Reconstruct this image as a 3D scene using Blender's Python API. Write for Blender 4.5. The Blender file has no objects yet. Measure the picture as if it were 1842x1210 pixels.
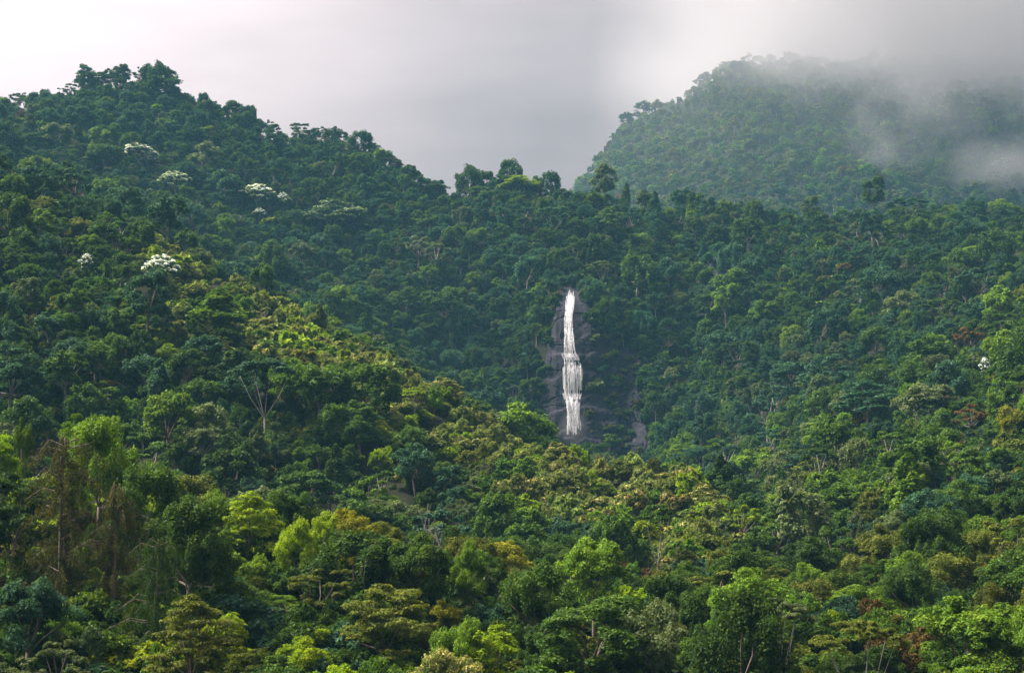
import bpy, math, random
import numpy as np
from mathutils import Vector

# ------------------------------------------------------------------ camera, world, sun, exposure
sc = bpy.context.scene
COL = sc.collection
FPX, W0, H0, YH = 2920.0, 1842.0, 1210.0, 1100.0       # focal length in photo pixels, photo size, eye-level row
P = math.atan((YH - H0 / 2) / FPX)                      # camera looks up by this much
SP, CP = math.sin(P), math.cos(P)
cam = bpy.data.cameras.new('camera'); camo = bpy.data.objects.new('camera', cam); COL.objects.link(camo)
cam.sensor_width = 36.0; cam.lens = FPX / W0 * 36.0
cam.clip_start = 0.5; cam.clip_end = 12000
camo.location = (0, 0, 0); camo.rotation_euler = (math.pi / 2 + P, 0, 0)
sc.camera = camo

SUN_AZ, SUN_EL = math.radians(-76), math.radians(55)
SUN = Vector((math.sin(SUN_AZ) * math.cos(SUN_EL), math.cos(SUN_AZ) * math.cos(SUN_EL), math.sin(SUN_EL)))
w = bpy.data.worlds.new('World'); sc.world = w; w.use_nodes = True
nt = w.node_tree; nt.nodes.clear()
def N(t, ty, **kw):
    n = t.nodes.new(ty)
    for k, v in kw.items(): setattr(n, k, v)
    return n
def math_node(t, op, a, b=None, clamp=False):
    n = N(t, 'ShaderNodeMath', operation=op, use_clamp=clamp)
    for i, v in enumerate((a, b)):
        if v is None: continue
        if isinstance(v, (int, float)): n.inputs[i].default_value = v
        else: t.links.new(v, n.inputs[i])
    return n.outputs[0]
out = N(nt, 'ShaderNodeOutputWorld'); bg = N(nt, 'ShaderNodeBackground'); bg.inputs[1].default_value = 0.1
nt.links.new(bg.outputs[0], out.inputs[0])
sky = N(nt, 'ShaderNodeTexSky', sky_type='NISHITA'); sky.sun_disc = False
sky.sun_elevation = SUN_EL; sky.sun_rotation = SUN_AZ; sky.air_density = 1.0; sky.dust_density = 2.0
tc = N(nt, 'ShaderNodeTexCoord')
nrm = N(nt, 'ShaderNodeVectorMath', operation='NORMALIZE'); nt.links.new(tc.outputs['Generated'], nrm.inputs[0])
dot = N(nt, 'ShaderNodeVectorMath', operation='DOT_PRODUCT'); nt.links.new(nrm.outputs[0], dot.inputs[0]); dot.inputs[1].default_value = SUN
sep = N(nt, 'ShaderNodeSeparateXYZ'); nt.links.new(nrm.outputs[0], sep.inputs[0])
mp = N(nt, 'ShaderNodeMapping'); mp.inputs['Scale'].default_value = (1.0, 1.6, 4.2); nt.links.new(nrm.outputs[0], mp.inputs[0])
noi = N(nt, 'ShaderNodeTexNoise'); noi.inputs['Scale'].default_value = 4.2; noi.inputs['Detail'].default_value = 4; noi.inputs['Roughness'].default_value = 0.45
nt.links.new(mp.outputs[0], noi.inputs['Vector'])
glow = math_node(nt, 'MULTIPLY', math_node(nt, 'POWER', math_node(nt, 'MAXIMUM', dot.outputs['Value'], 0.0), 3.0), 25.0)
grad = math_node(nt, 'ADD', math_node(nt, 'MULTIPLY', math_node(nt, 'MAXIMUM', sep.outputs[2], 0.0), 2.5), 0.0)
tot = math_node(nt, 'ADD', grad, glow)
cl = math_node(nt, 'MULTIPLY', tot, math_node(nt, 'ADD', math_node(nt, 'MULTIPLY', noi.outputs[0], 0.7), 0.38))
cc = N(nt, 'ShaderNodeVectorMath', operation='SCALE'); cc.inputs[0].default_value = (1.24, 1.0, 0.98); nt.links.new(cl, cc.inputs['Scale'])
mx = N(nt, 'ShaderNodeMix', data_type='RGBA'); mx.inputs[0].default_value = 0.99
nt.links.new(sky.outputs[0], mx.inputs[6]); nt.links.new(cc.outputs[0], mx.inputs[7]); nt.links.new(mx.outputs[2], bg.inputs[0])

sl = bpy.data.lights.new('sun', 'SUN'); slo = bpy.data.objects.new('sun', sl); COL.objects.link(slo)
sl.energy = 5.0; sl.angle = math.radians(10); sl.color = (1.0, 0.94, 0.80)
slo.rotation_euler = SUN.to_track_quat('Z', 'Y').to_euler()

vs = sc.view_settings
vs.view_transform = 'Standard'; vs.look = 'None'; vs.exposure = 1.42; vs.gamma = 1.0; vs.use_curve_mapping = False
cy = sc.cycles
cy.max_bounces = 4; cy.diffuse_bounces = 2; cy.glossy_bounces = 1; cy.transmission_bounces = 2; cy.transparent_max_bounces = 8
cy.volume_bounces = 2; cy.use_denoising = True; cy.use_adaptive_sampling = True; cy.adaptive_threshold = 0.02
cy.sample_clamp_indirect = 4.0; cy.caustics_reflective = False; cy.caustics_refractive = False

# ------------------------------------------------------------------ pixel <-> world
def tan_el(y): return np.tan(P + np.arctan((H0 / 2 - np.asarray(y, float)) / FPX))
def project(X, Y, Z):
    dep = Y * CP + Z * SP
    return W0 / 2 + FPX * X / dep, H0 / 2 - FPX * (Z * CP - Y * SP) / dep
def u_of(px, y): return (np.asarray(px, float) - W0 / 2) / FPX * (CP + tan_el(y) * SP)

_rs = np.random.RandomState(7)
_tab = _rs.rand(256, 256)
def vnoise(x, y):
    x = np.asarray(x, float); y = np.asarray(y, float)
    xi = np.floor(x).astype(int); yi = np.floor(y).astype(int); fx = x - xi; fy = y - yi
    fx = fx * fx * (3 - 2 * fx); fy = fy * fy * (3 - 2 * fy)
    a = _tab[xi & 255, yi & 255]; b = _tab[(xi + 1) & 255, yi & 255]; c = _tab[xi & 255, (yi + 1) & 255]; d = _tab[(xi + 1) & 255, (yi + 1) & 255]
    return (a * (1 - fx) + b * fx) * (1 - fy) + (c * (1 - fx) + d * fx) * fy - 0.5
def fbm(x, y, o=4):
    s, a = 0, 1.0
    for i in range(o):
        s = s + a * vnoise(x * 2 ** i + 17.3 * i, y * 2 ** i + 9.1 * i); a *= 0.5
    return s

# ------------------------------------------------------------------ terrain: ridges and valleys as (photo column, canopy row, distance) lines
def line(rows): a = np.array(rows, float); return a[:, 0], a[:, 1], a[:, 2]
KN = [
 line([(-300,1480,95),(2150,1480,95)]),
 line([(-300,840,165),(0,850,165),(130,825,165),(300,880,163),(420,895,162),(560,930,160),(650,935,158),(760,965,156),(830,995,154),(900,1050,150),(1000,1080,146),(1150,1090,140),(1300,1095,138),(1450,1105,135),(1600,1095,132),(1740,1080,132),(1842,1075,132),(2150,1060,135)]),
 line([(-300,1000,225),(0,1010,225),(400,1020,225),(700,1025,225),(830,1015,224),(900,1008,222),(1000,1022,215),(1150,1035,205),(1300,1025,198),(1450,1012,194),(1600,1002,190),(1740,985,190),(1842,970,190),(2150,940,195)]),
 line([(-300,130,470),(0,305,440),(130,330,428),(300,405,410),(450,495,388),(560,565,368),(640,608,350),(760,688,335),(900,768,320),(1000,808,310),(1100,842,300),(1250,870,282),(1350,930,262),(1430,958,246),(1550,905,248),(1700,852,250),(1842,800,252),(2150,700,262)]),
 line([(-300,180,540),(0,345,490),(300,445,452),(450,540,430),(640,660,398),(760,740,384),(900,815,372),(1000,852,366),(1100,862,360),(1250,885,340),(1350,938,300),(1430,905,290),(1550,790,308),(1700,730,312),(1842,660,320),(2150,550,335)]),
 line([(-300,190,570),(0,255,530),(300,350,520),(450,440,500),(640,565,465),(800,690,447),(900,765,441),(960,800,438),(1000,815,438),(1060,825,437),(1130,850,434),(1250,765,420),(1350,760,402),(1430,730,392),(1550,640,390),(1700,570,392),(1842,528,395),(2150,470,420)]),
 line([(-300,215,610),(0,205,570),(300,265,562),(450,330,545),(640,440,515),(800,510,498),(900,555,486),(960,565,462),(1000,528,455),(1060,528,455),(1130,560,460),(1250,580,465),(1350,562,452),(1430,540,442),(1550,500,440),(1700,470,440),(1842,448,444),(2150,420,470)]),
 line([(-300,240,650),(0,175,612),(60,178,612),(180,150,612),(250,148,612),(300,158,610),(400,195,602),(470,222,596),(540,235,590),(600,258,582),(650,272,576),(700,288,570),(740,312,566),(800,335,560),(825,342,557),(860,325,554),(910,312,550),(960,322,546),(1010,325,543),(1060,332,538),(1110,352,532),(1200,362,525),(1300,372,518),(1400,380,512),(1500,388,506),(1600,392,502),(1700,394,500),(1842,398,500),(2150,410,520)]),
 line([(-300,420,760),(300,420,740),(800,480,680),(1100,470,650),(1500,480,620),(2150,480,640)]),
 line([(-300,600,860),(800,600,850),(1000,560,840),(1200,490,820),(1500,480,800),(2150,470,800)]),
 line([(-300,700,1250),(800,650,1250),(900,570,1250),(1000,440,1250),(1045,325,1250),(1085,275,1245),(1120,235,1240),(1150,200,1235),(1200,172,1230),(1265,142,1225),(1330,104,1220),(1400,98,1220),(1500,96,1220),(1700,96,1220),(1842,100,1220),(2150,110,1230)]),
 line([(-300,800,1700),(2150,560,1700)]),
]
FAR = {4: (1.14, 1.10), 5: (1.35, 1.24), 6: (1.35, 1.31), 7: (1.38, 1.38), 8: (1.38, 1.38), 9: (1.32, 1.32), 10: (1.35, 1.35), 11: (1.4, 1.4)}
def far_scale(i, px):
    a, b = FAR.get(i, (1, 1)); return np.interp(px, [1250, 1400], [a, b])
HCS = [6, 6, 6, 5.0, 6.5, 8, 8, 8, 9, 10, 9.5, 10]   # mean canopy height above the soil along each line
KN = [(px, y, d * far_scale(i, px)) for i, (px, y, d) in enumerate(KN)]
KN[2] = (KN[2][0], KN[2][1] + np.interp(KN[2][0], [750, 860], [60, 0]), KN[2][2])
KN[4] = (KN[4][0], KN[4][1] + np.interp(KN[4][0], [0, 1000, 1150], [55, 45, 0]), KN[4][2])
KN[7] = (KN[7][0], KN[7][1] - np.interp(KN[7][0], [700, 850], [15, 6]), KN[7][2])
KN[10] = (np.where(KN[10][0] > 950, KN[10][0] - 18, KN[10][0]), KN[10][1], KN[10][2])
KU = [(u_of(px, y), d, d * tan_el(y) - HCS[i]) for i, (px, y, d) in enumerate(KN)]
def ground_raw(u, d):
    u = np.asarray(u, float); d = np.asarray(d, float)
    ds = [np.zeros_like(u) - 1.0] + [np.interp(u, k[0], k[1]) for k in KU] + [np.zeros_like(u) + 9000.0]
    zs = [np.zeros_like(u) - 1.7] + [np.interp(u, k[0], k[2]) for k in KU] + [np.zeros_like(u) - 20.0]
    z = np.zeros_like(u)
    for i in range(len(ds) - 1):
        m = (d >= ds[i]) & (d < ds[i + 1])
        t = (d - ds[i]) / np.maximum(ds[i + 1] - ds[i], 1e-3)
        z = np.where(m, zs[i] + (zs[i + 1] - zs[i]) * t, z)
    return z
def ground(u, d):
    u = np.asarray(u, float); d = np.asarray(d, float)
    z = 0
    for k in (-2, -1, 0, 1, 2): z = z + ground_raw(u, d * (1 + 0.006 * k)) / 5
    X = u * d
    amp = np.clip((d - 60) / 300, 0, 1)
    z = z + amp * (7.0 * fbm(X / 62 + 3.1, d / 90 + 1.7, 3) + 3.0 * fbm(X / 17 + 8.0, d / 24 + 2.0, 2)) * np.where((d > 572) & (d < 645) & (np.abs(u - 0.035) < 0.08), 0.3, 1)
    z = z + np.clip((d - 1000) / 200, 0, 1) * 20.0 * fbm(X / 120 + 30, d / 190 + 5, 3)
    return z

# ------------------------------------------------------------------ materials
def mat(name):
    m = bpy.data.materials.new(name); m.use_nodes = True; t = m.node_tree; t.nodes.clear()
    o = N(t, 'ShaderNodeOutputMaterial'); return m, t, o
def mul_col(t, a, b, fac=1.0):
    n = N(t, 'ShaderNodeMix', data_type='RGBA', blend_type='MULTIPLY'); n.inputs[0].default_value = fac
    t.links.new(a, n.inputs[6]); t.links.new(b, n.inputs[7]); return n.outputs[2]

def leaf_material():
    m, t, o = mat('foliage')
    a1 = N(t, 'ShaderNodeAttribute', attribute_type='INSTANCER', attribute_name='tint')
    a2 = N(t, 'ShaderNodeAttribute', attribute_type='INSTANCER', attribute_name='tint2')
    r = N(t, 'ShaderNodeAttribute', attribute_type='GEOMETRY', attribute_name='rnd')
    tp = N(t, 'ShaderNodeAttribute', attribute_type='GEOMETRY', attribute_name='tip')
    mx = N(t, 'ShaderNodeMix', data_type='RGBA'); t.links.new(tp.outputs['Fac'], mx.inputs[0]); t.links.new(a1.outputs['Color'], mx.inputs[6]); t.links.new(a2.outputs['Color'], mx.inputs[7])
    h = N(t, 'ShaderNodeHueSaturation')
    t.links.new(mx.outputs[2], h.inputs['Color'])
    t.links.new(math_node(t, 'ADD', math_node(t, 'MULTIPLY', r.outputs['Fac'], 0.85), 0.55), h.inputs['Value'])
    t.links.new(math_node(t, 'ADD', math_node(t, 'MULTIPLY', r.outputs['Fac'], -0.025), 0.513), h.inputs['Hue'])
    b = N(t, 'ShaderNodeBsdfPrincipled'); b.inputs['Roughness'].default_value = 0.6; b.inputs['Specular IOR Level'].default_value = 0.05
    t.links.new(h.outputs[0], b.inputs['Base Color'])
    tr = N(t, 'ShaderNodeBsdfTranslucent')
    g = N(t, 'ShaderNodeMix', data_type='RGBA', blend_type='MULTIPLY'); g.inputs[0].default_value = 1.0; g.inputs[7].default_value = (1.25, 1.25, 0.55, 1)
    t.links.new(h.outputs[0], g.inputs[6]); t.links.new(g.outputs[2], tr.inputs[0])
    s = N(t, 'ShaderNodeMixShader'); s.inputs[0].default_value = 0.3
    t.links.new(b.outputs[0], s.inputs[1]); t.links.new(tr.outputs[0], s.inputs[2]); t.links.new(s.outputs[0], o.inputs[0])
    return m
def noise_mat(name, c1, c2, scale, rough=0.9, detail=6, c3=None, bump=0.0, stretch=(1, 1, 1), spec=0.3):
    m, t, o = mat(name)
    tc = N(t, 'ShaderNodeTexCoord'); mp = N(t, 'ShaderNodeMapping'); mp.inputs['Scale'].default_value = stretch
    t.links.new(tc.outputs['Object'], mp.inputs[0])
    n = N(t, 'ShaderNodeTexNoise'); n.inputs['Scale'].default_value = scale; n.inputs['Detail'].default_value = detail; n.inputs['Roughness'].default_value = 0.65
    t.links.new(mp.outputs[0], n.inputs['Vector'])
    r = N(t, 'ShaderNodeValToRGB'); e = r.color_ramp.elements
    e[0].position = 0.32; e[0].color = (*c1, 1); e[1].position = 0.68; e[1].color = (*c2, 1)
    if c3: k = e.new(0.54); k.color = (*c3, 1)
    t.links.new(n.outputs[0], r.inputs[0])
    b = N(t, 'ShaderNodeBsdfPrincipled'); b.inputs['Roughness'].default_value = rough; b.inputs['Specular IOR Level'].default_value = spec
    t.links.new(r.outputs[0], b.inputs['Base Color'])
    if bump:
        bp = N(t, 'ShaderNodeBump'); bp.inputs['Strength'].default_value = bump; bp.inputs['Distance'].default_value = 0.6
        t.links.new(n.outputs[0], bp.inputs['Height']); t.links.new(bp.outputs[0], b.inputs['Normal'])
    t.links.new(b.outputs[0], o.inputs[0]); return m
M_LEAF = leaf_material()
M_BARK = noise_mat('pale_bark', (0.10, 0.085, 0.07), (0.34, 0.31, 0.27), 0.9, 0.85, stretch=(1, 1, 0.35))
M_DARKBARK = noise_mat('brown_bark', (0.06, 0.042, 0.035), (0.20, 0.15, 0.125), 1.2, 0.9, stretch=(1, 1, 0.3))
M_SOIL = noise_mat('forest_floor', (0.006, 0.010, 0.004), (0.016, 0.024, 0.008), 0.35, 0.95, c3=(0.014, 0.014, 0.007), bump=0.6, spec=0.05)
M_ROCK = noise_mat('dark_wet_rock', (0.005, 0.0046, 0.0085), (0.025, 0.021, 0.037), 0.22, 0.8, detail=9, c3=(0.012, 0.0105, 0.018), bump=0.9, stretch=(1.0, 1.0, 0.55), spec=0.12)

# ------------------------------------------------------------------ mesh helpers
class Tubes:
    def __init__(s): s.v = []; s.f = []
    def tube(s, pts, rad, n=5):
        pts = [Vector(p) for p in pts]; b = len(s.v)
        for i, p in enumerate(pts):
            t = (pts[min(i + 1, len(pts) - 1)] - pts[max(i - 1, 0)]).normalized()
            a = t.cross(Vector((0.31, 0.95, 0.05)) if abs(t.y) < 0.9 else Vector((1, 0, 0))).normalized(); c = t.cross(a)
            for k in range(n):
                an = 2 * math.pi * k / n; s.v.append(p + (a * math.cos(an) + c * math.sin(an)) * rad[i])
        for i in range(len(pts) - 1):
            for k in range(n): s.f.append((b + i * n + k, b + i * n + (k + 1) % n, b + (i + 1) * n + (k + 1) % n, b + (i + 1) * n + k))
        s.f.append(tuple(b + (len(pts) - 1) * n + k for k in range(n)))
    def arrays(s): return [tuple(v) for v in s.v], s.f
def quad_mesh(name, V, rnd, tip, mats=(None,)):
    n = len(V) // 4
    me = bpy.data.meshes.new(name)
    me.vertices.add(4 * n); me.vertices.foreach_set('co', np.asarray(V, np.float32).ravel())
    me.loops.add(4 * n); me.loops.foreach_set('vertex_index', np.arange(4 * n, dtype=np.int32))
    me.polygons.add(n); me.polygons.foreach_set('loop_start', np.arange(0, 4 * n, 4, dtype=np.int32))
    for k, a in (('rnd', rnd), ('tip', tip)):
        at = me.attributes.new(k, 'FLOAT', 'FACE'); at.data.foreach_set('value', np.asarray(a, np.float32))
    for m in mats: me.materials.append(m)
    me.update(calc_edges=True); return me

def leaves_on(rng, C, Rr, cnt, L, lowcut=-0.45, asp=0.5, up=0.55, jit=0.55, inner=0.12):
    """cnt leaves on each ellipsoid (centres C, radii Rr): rhombic blades with a fold, facing outward and up"""
    nl = len(C); n = nl * cnt
    ci = np.repeat(np.arange(nl), cnt)
    d = rng.normal(size=(n, 3)); d /= np.linalg.norm(d, axis=1)[:, None]
    bad = d[:, 2] < lowcut; d[bad, 2] *= -1
    sh = rng.uniform(0.66, 1.14, n); k = rng.rand(n) < inner; sh[k] = rng.uniform(0.2, 0.8, k.sum())
    pos = C[ci] + d * Rr[ci] * sh[:, None]
    nn = d * 0.7 + np.array([0, 0, up]) + rng.normal(size=(n, 3)) * jit; nn /= np.linalg.norm(nn, axis=1)[:, None]
    tg = rng.normal(size=(n, 3)) + d * 0.6 + np.array([0, 0, -0.35]); tg -= nn * (tg * nn).sum(1)[:, None]; tg /= np.linalg.norm(tg, axis=1)[:, None] + 1e-6
    bt = np.cross(nn, tg); ll = (L * rng.uniform(0.6, 1.35, n))[:, None]
    V = np.empty((n, 4, 3))
    V[:, 0] = pos - tg * ll * 0.5
    V[:, 1] = pos + bt * ll * asp * 0.5 + nn * ll * 0.08
    V[:, 2] = pos + tg * ll * 0.5 - nn * ll * 0.12
    V[:, 3] = pos - bt * ll * asp * 0.5 + nn * ll * 0.08
    return V.reshape(-1, 3), ci, d

def sphere_dirs(rng, n, zmin):
    d = rng.normal(size=(n * 4 + 20, 3)); d /= np.linalg.norm(d, axis=1)[:, None]
    return d[d[:, 2] > zmin][:n]

def build_tree(kind, seed, lod):
    """returns (trunk verts, faces, dark?), (leaf verts, rnd, tip), height, radius"""
    rng = np.random.RandomState(seed); T = Tubes(); dens = (1.1, 0.36, 0.085)[lod]; L = (0.29, 0.52, 1.02)[lod]
    asp = 0.55; low = -0.45; upb = 0.55; inner = 0.12
    nside = (6, 5, 4)[lod]
    LC, LR = [], []                                        # main lobes: centre, radii
    H, R = 11.0, 4.2; sub = 7; subr = (0.40, 0.60); flat = 0.72; total = 16000; trunk_r = 0.24; limb_n = 8; base_split = 0.45
    if kind == 'round':
        H, R = 11.0, 4.4; cz, rz = H - 4.4, 4.3
        for d in sphere_dirs(rng, 22, -0.5):
            q = rng.uniform(0.6, 0.86); LC.append((d[0] * R * q, d[1] * R * q, cz + d[2] * rz * q)); r = R * rng.uniform(0.24, 0.40); LR.append((r, r, r * 0.8))
    elif kind == 'tall':
        H, R = 14.0, 3.6; cz, rz = H - 5.2, 5.0
        for d in sphere_dirs(rng, 24, -0.6):
            q = rng.uniform(0.6, 0.88); LC.append((d[0] * R * q, d[1] * R * q, cz + d[2] * rz * q)); r = R * rng.uniform(0.26, 0.42); LR.append((r, r, r * 0.85))
        total = 17000
    elif kind == 'draped':
        H, R = 11.5, 4.0; cz, rz = H - 3.4, 3.2
        for d in sphere_dirs(rng, 14, -0.1):
            q = rng.uniform(0.6, 0.85); LC.append((d[0] * R * q, d[1] * R * q, cz + d[2] * rz * q)); r = R * rng.uniform(0.26, 0.40); LR.append((r, r, r * 0.8))
        for i in range(15):
            a = rng.uniform(0, 6.283); q = R * rng.uniform(0.72, 1.0); h = rng.uniform(1.6, 3.4); LC.append((math.cos(a) * q, math.sin(a) * q, cz - h * 0.75)); LR.append((rng.uniform(0.5, 0.9), rng.uniform(0.5, 0.9), h))
        flat = 1.0; total = 19000; low = -0.9
    elif kind == 'layered':
        H, R = 11.0, 4.8
        for k, zf in enumerate((0.98, 0.84, 0.70, 0.56)):
            nr = (5, 8, 9, 7)[k]; rr = R * (0.45, 0.78, 0.95, 0.8)[k]
            for i in range(nr):
                a = 6.283 * i / nr + rng.uniform(-0.4, 0.4); q = rr * math.sqrt(rng.uniform(0.15, 1.0))
                r = R * rng.uniform(0.22, 0.36); LC.append((math.cos(a) * q, math.sin(a) * q, H * zf - 0.5 - 0.12 * q + rng.uniform(-0.9, 0.7))); LR.append((r, r, r * 0.5))
        flat = 0.55; sub = 7; total = 15000; upb = 0.7; low = -0.4; inner = 0.12
    elif kind == 'umbrella':
        H, R = 12.5, 5.6; base_split = 0.36; trunk_r = 0.17; limb_n = 6
        for i in range(24):
            a = rng.uniform(0, 6.283); q = R * math.sqrt(rng.uniform(0.02, 1.0)); r = R * rng.uniform(0.16, 0.26)
            LC.append((math.cos(a) * q, math.sin(a) * q, H - 0.6 - 1.7 * (q / R) ** 2 + rng.uniform(-0.3, 0.3))); LR.append((r, r, r * 0.32))
        flat = 0.5; sub = 6; total = 13000; upb = 0.8; low = -0.3; inner = 0.08
    elif kind == 'cone':
        H, R = 13.0, 3.0
        for i in range(30):
            t = rng.uniform(0, 1); rr = R * (1 - t) ** 0.75; a = rng.uniform(0, 6.283); q = rr * rng.uniform(0.55, 0.9); r = 0.5 + 0.26 * rr * rng.uniform(0.8, 1.3)
            LC.append((math.cos(a) * q, math.sin(a) * q, 3.6 + (H - 4.2) * t)); LR.append((r, r, r * 1.2))
        flat = 1.1; total = 15000; sub = 6
    elif kind == 'open':
        H, R = 11.5, 4.4; cz, rz = H - 3.8, 3.6; limb_n = 14
        for d in sphere_dirs(rng, 14, -0.5):
            q = rng.uniform(0.55, 1.0); LC.append((d[0] * R * q, d[1] * R * q, cz + d[2] * rz * q)); r = R * rng.uniform(0.17, 0.30); LR.append((r, r, r * 0.6))
        flat = 0.6; total = 8000; inner = 0.3
    elif kind == 'bush':
        H, R = 3.4, 2.3; cz, rz = 1.3, 1.9; trunk_r = 0.09
        for d in sphere_dirs(rng, 13, -0.3):
            q = rng.uniform(0.5, 0.9); LC.append((d[0] * R * q, d[1] * R * q, cz + d[2] * rz * q)); r = R * rng.uniform(0.26, 0.42); LR.append((r, r, r * 0.8))
        total = 6500; limb_n = 4
    elif kind == 'silver':
        H, R = 11.0, 4.6; limb_n = 6; base_split = 0.4; trunk_r = 0.13
        for i in range(24):
            a = i * 2.4; q = R * math.sqrt((i + 0.5) / 24); r = R * rng.uniform(0.17, 0.27)
            LC.append((math.cos(a) * q, math.sin(a) * q, H - 0.6 - 3.6 * (q / R) ** 2 + rng.uniform(-0.7, 0.4))); LR.append((r, r, r * 0.6))
    if kind in ('fern', 'conifer', 'bare'):
        V, rn, tp = [], [], []
        if kind == 'fern':
            H, R = 7.0, 2.4
            T.tube([(0, 0, -1.5), (0.1, 0, 3), (0.05, 0.1, H - 0.9)], [0.13, 0.10, 0.07], nside)
            for f in range(16):
                a = 6.283 * f / 16 + rng.uniform(-.15, .15); ln = R * rng.uniform(0.85, 1.15); lift = rng.uniform(0.6, 1.3)
                prev = None
                for s in range(7 if lod else 12):
                    t = (s + 0.5) / (7 if lod else 12); x = ln * t; z = H - 0.9 + lift * math.sin(t * 2.6) * 0.9 - 1.1 * t * t
                    p = np.array([math.cos(a) * x, math.sin(a) * x, z]); tg = np.array([math.cos(a), math.sin(a), 0.6 * lift * math.cos(t * 2.6) - 1.2 * t]); tg /= np.linalg.norm(tg)
                    sd = np.array([-math.sin(a), math.cos(a), 0]); wd = 0.62 * math.sin(math.pi * min(0.98, t * 0.85 + 0.12))
                    st = ln / (7 if lod else 12) * 0.5
                    for sg in (-1, 1):
                        V += [p - tg * st, p + sd * sg * wd * 0.55 + tg * st * 0.2, p + sd * sg * wd + tg * st * 0.9 - np.array([0, 0, 0.16]), p + tg * st * 0.7]
                        rn.append(rng.rand()); tp.append(0.0)
        elif kind == 'conifer':
            H, R = 17.0, 4.6
            T.tube([(0, 0, -2), (0.15, 0, 5), (-0.1, 0.1, 11), (0, 0, H - 0.5)], [0.30, 0.24, 0.16, 0.04], 7)
            T.tube([(0.75, 0.2, -2), (0.8, 0.1, 4), (0.45, 0.2, 9)], [0.22, 0.17, 0.08], 6)
            nb = 105
            C, Rr = [], []
            for i in range(nb):
                t = (i + rng.rand()) / nb; z0 = 4.2 + (H - 5.0) * t; a = rng.uniform(0, 6.283); ln = R * (0.5 + 0.5 * math.sin(math.pi * (0.2 + 0.6 * t))) * (1 if t < 0.85 else 0.7) * (0.6 + 0.8 * (math.sin(a * 2 + 9 * t) * 0.5 + 0.5)) * rng.choice((rng.uniform(0.3, 0.7), rng.uniform(0.7, 1.35)))
                p0 = Vector((0, 0, z0)); p1 = Vector((math.cos(a) * ln * 0.55, math.sin(a) * ln * 0.55, z0 + 0.5)); p2 = Vector((math.cos(a) * ln, math.sin(a) * ln, z0 - 0.7 * rng.uniform(0.5, 2)))
                if i % 2 == 0: T.tube([p0, p1, p2], [0.06, 0.035, 0.012], 4)
                for s in range(9):
                    q = 0.25 + 0.75 * s / 8; p = p0.lerp(p1, q * 2) if q < 0.5 else p1.lerp(p2, q * 2 - 1)
                    C.append((p.x, p.y, p.z - 0.35)); k_ = rng.uniform(0.6, 1.5); Rr.append((0.30 * k_, 0.30 * k_, 0.62 * k_))
            C = np.array(C); Rr = np.array(Rr)
            Vn, ci, d = leaves_on(rng, C, Rr, int(17 * max(dens, .3)) + 1, 0.36, -1, 0.2, 0.0, 0.8, 0.4)
            V = Vn; rn = rng.rand(len(V) // 4); tp = (rng.rand(len(C))[ci] > 0.72).astype(float) * rng.rand(len(ci))
        else:
            H, R = 7.5, 3.0
            def rec(p, d, ln, r, dep):
                q = p + d * ln; T.tube([p, p.lerp(q, 0.5) + Vector(rng.normal(size=3)) * ln * 0.05, q], [r, r * 0.8, r * 0.6], 4)
                if dep == 0: return
                for k in range(3 if dep > 1 else 4):
                    nd = (d + Vector(rng.normal(size=3)) * 0.55 + Vector((0, 0, 0.12))).normalized(); rec(q, nd, ln * rng.uniform(0.55, 0.8), r * 0.55, dep - 1)
            rec(Vector((0, 0, -1)), Vector((0.05, 0, 1)), 4.0, 0.15, 4)
            V = np.zeros((4, 3)); rn = [0.5]; tp = [0.0]
        return T.arrays(), (np.asarray(V), np.asarray(rn), np.asarray(tp)), H, R
    LC = np.array(LC, float); LR = np.array(LR, float)
    # trunk and limbs
    fork = Vector((rng.uniform(-.3, .3), rng.uniform(-.3, .3), H * base_split)); lean = Vector((rng.uniform(-.25, .25), rng.uniform(-.25, .25), 0))
    T.tube([(0, 0, -2.0), Vector((0, 0, H * 0.2)) + lean, fork], [trunk_r * 1.25, trunk_r, trunk_r * 0.85], nside)
    order = rng.permutation(len(LC))[:limb_n if lod < 2 else 4]
    for i in order:
        e = Vector(LC[i]) - Vector((0, 0, LR[i][2] * 0.3)); m = fork.lerp(e, 0.5) + Vector((rng.uniform(-.35, .35), rng.uniform(-.35, .35), -0.12 * (e - fork).length * 0.3))
        T.tube([fork - Vector((0, 0, 0.2)), m, e], [trunk_r * 0.55, trunk_r * 0.36, trunk_r * 0.12], max(4, nside - 1))
    # sub-lobes carry the leaves
    C, Rr, tipm = [], [], []
    cen = np.array([0, 0, LC[:, 2].mean()])
    for c, r in zip(LC, LR):
        ds = sphere_dirs(rng, sub, -0.35 if kind != 'draped' else -0.95)
        for d in ds:
            k = rng.uniform(*subr); q = r * k * np.array([1, 1, flat / 0.72])
            if r[2] > 2 * r[0]: q = np.array([r[0] * 0.7, r[1] * 0.7, r[2] * 0.33])
            C.append(c + d * r * 0.72); Rr.append(np.maximum(q, 0.16)); tipm.append(rng.rand())
        C.append(c); Rr.append(r * 0.62); tipm.append(0)
    C = np.array(C); Rr = np.array(Rr); tipm = np.array(tipm)
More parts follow.
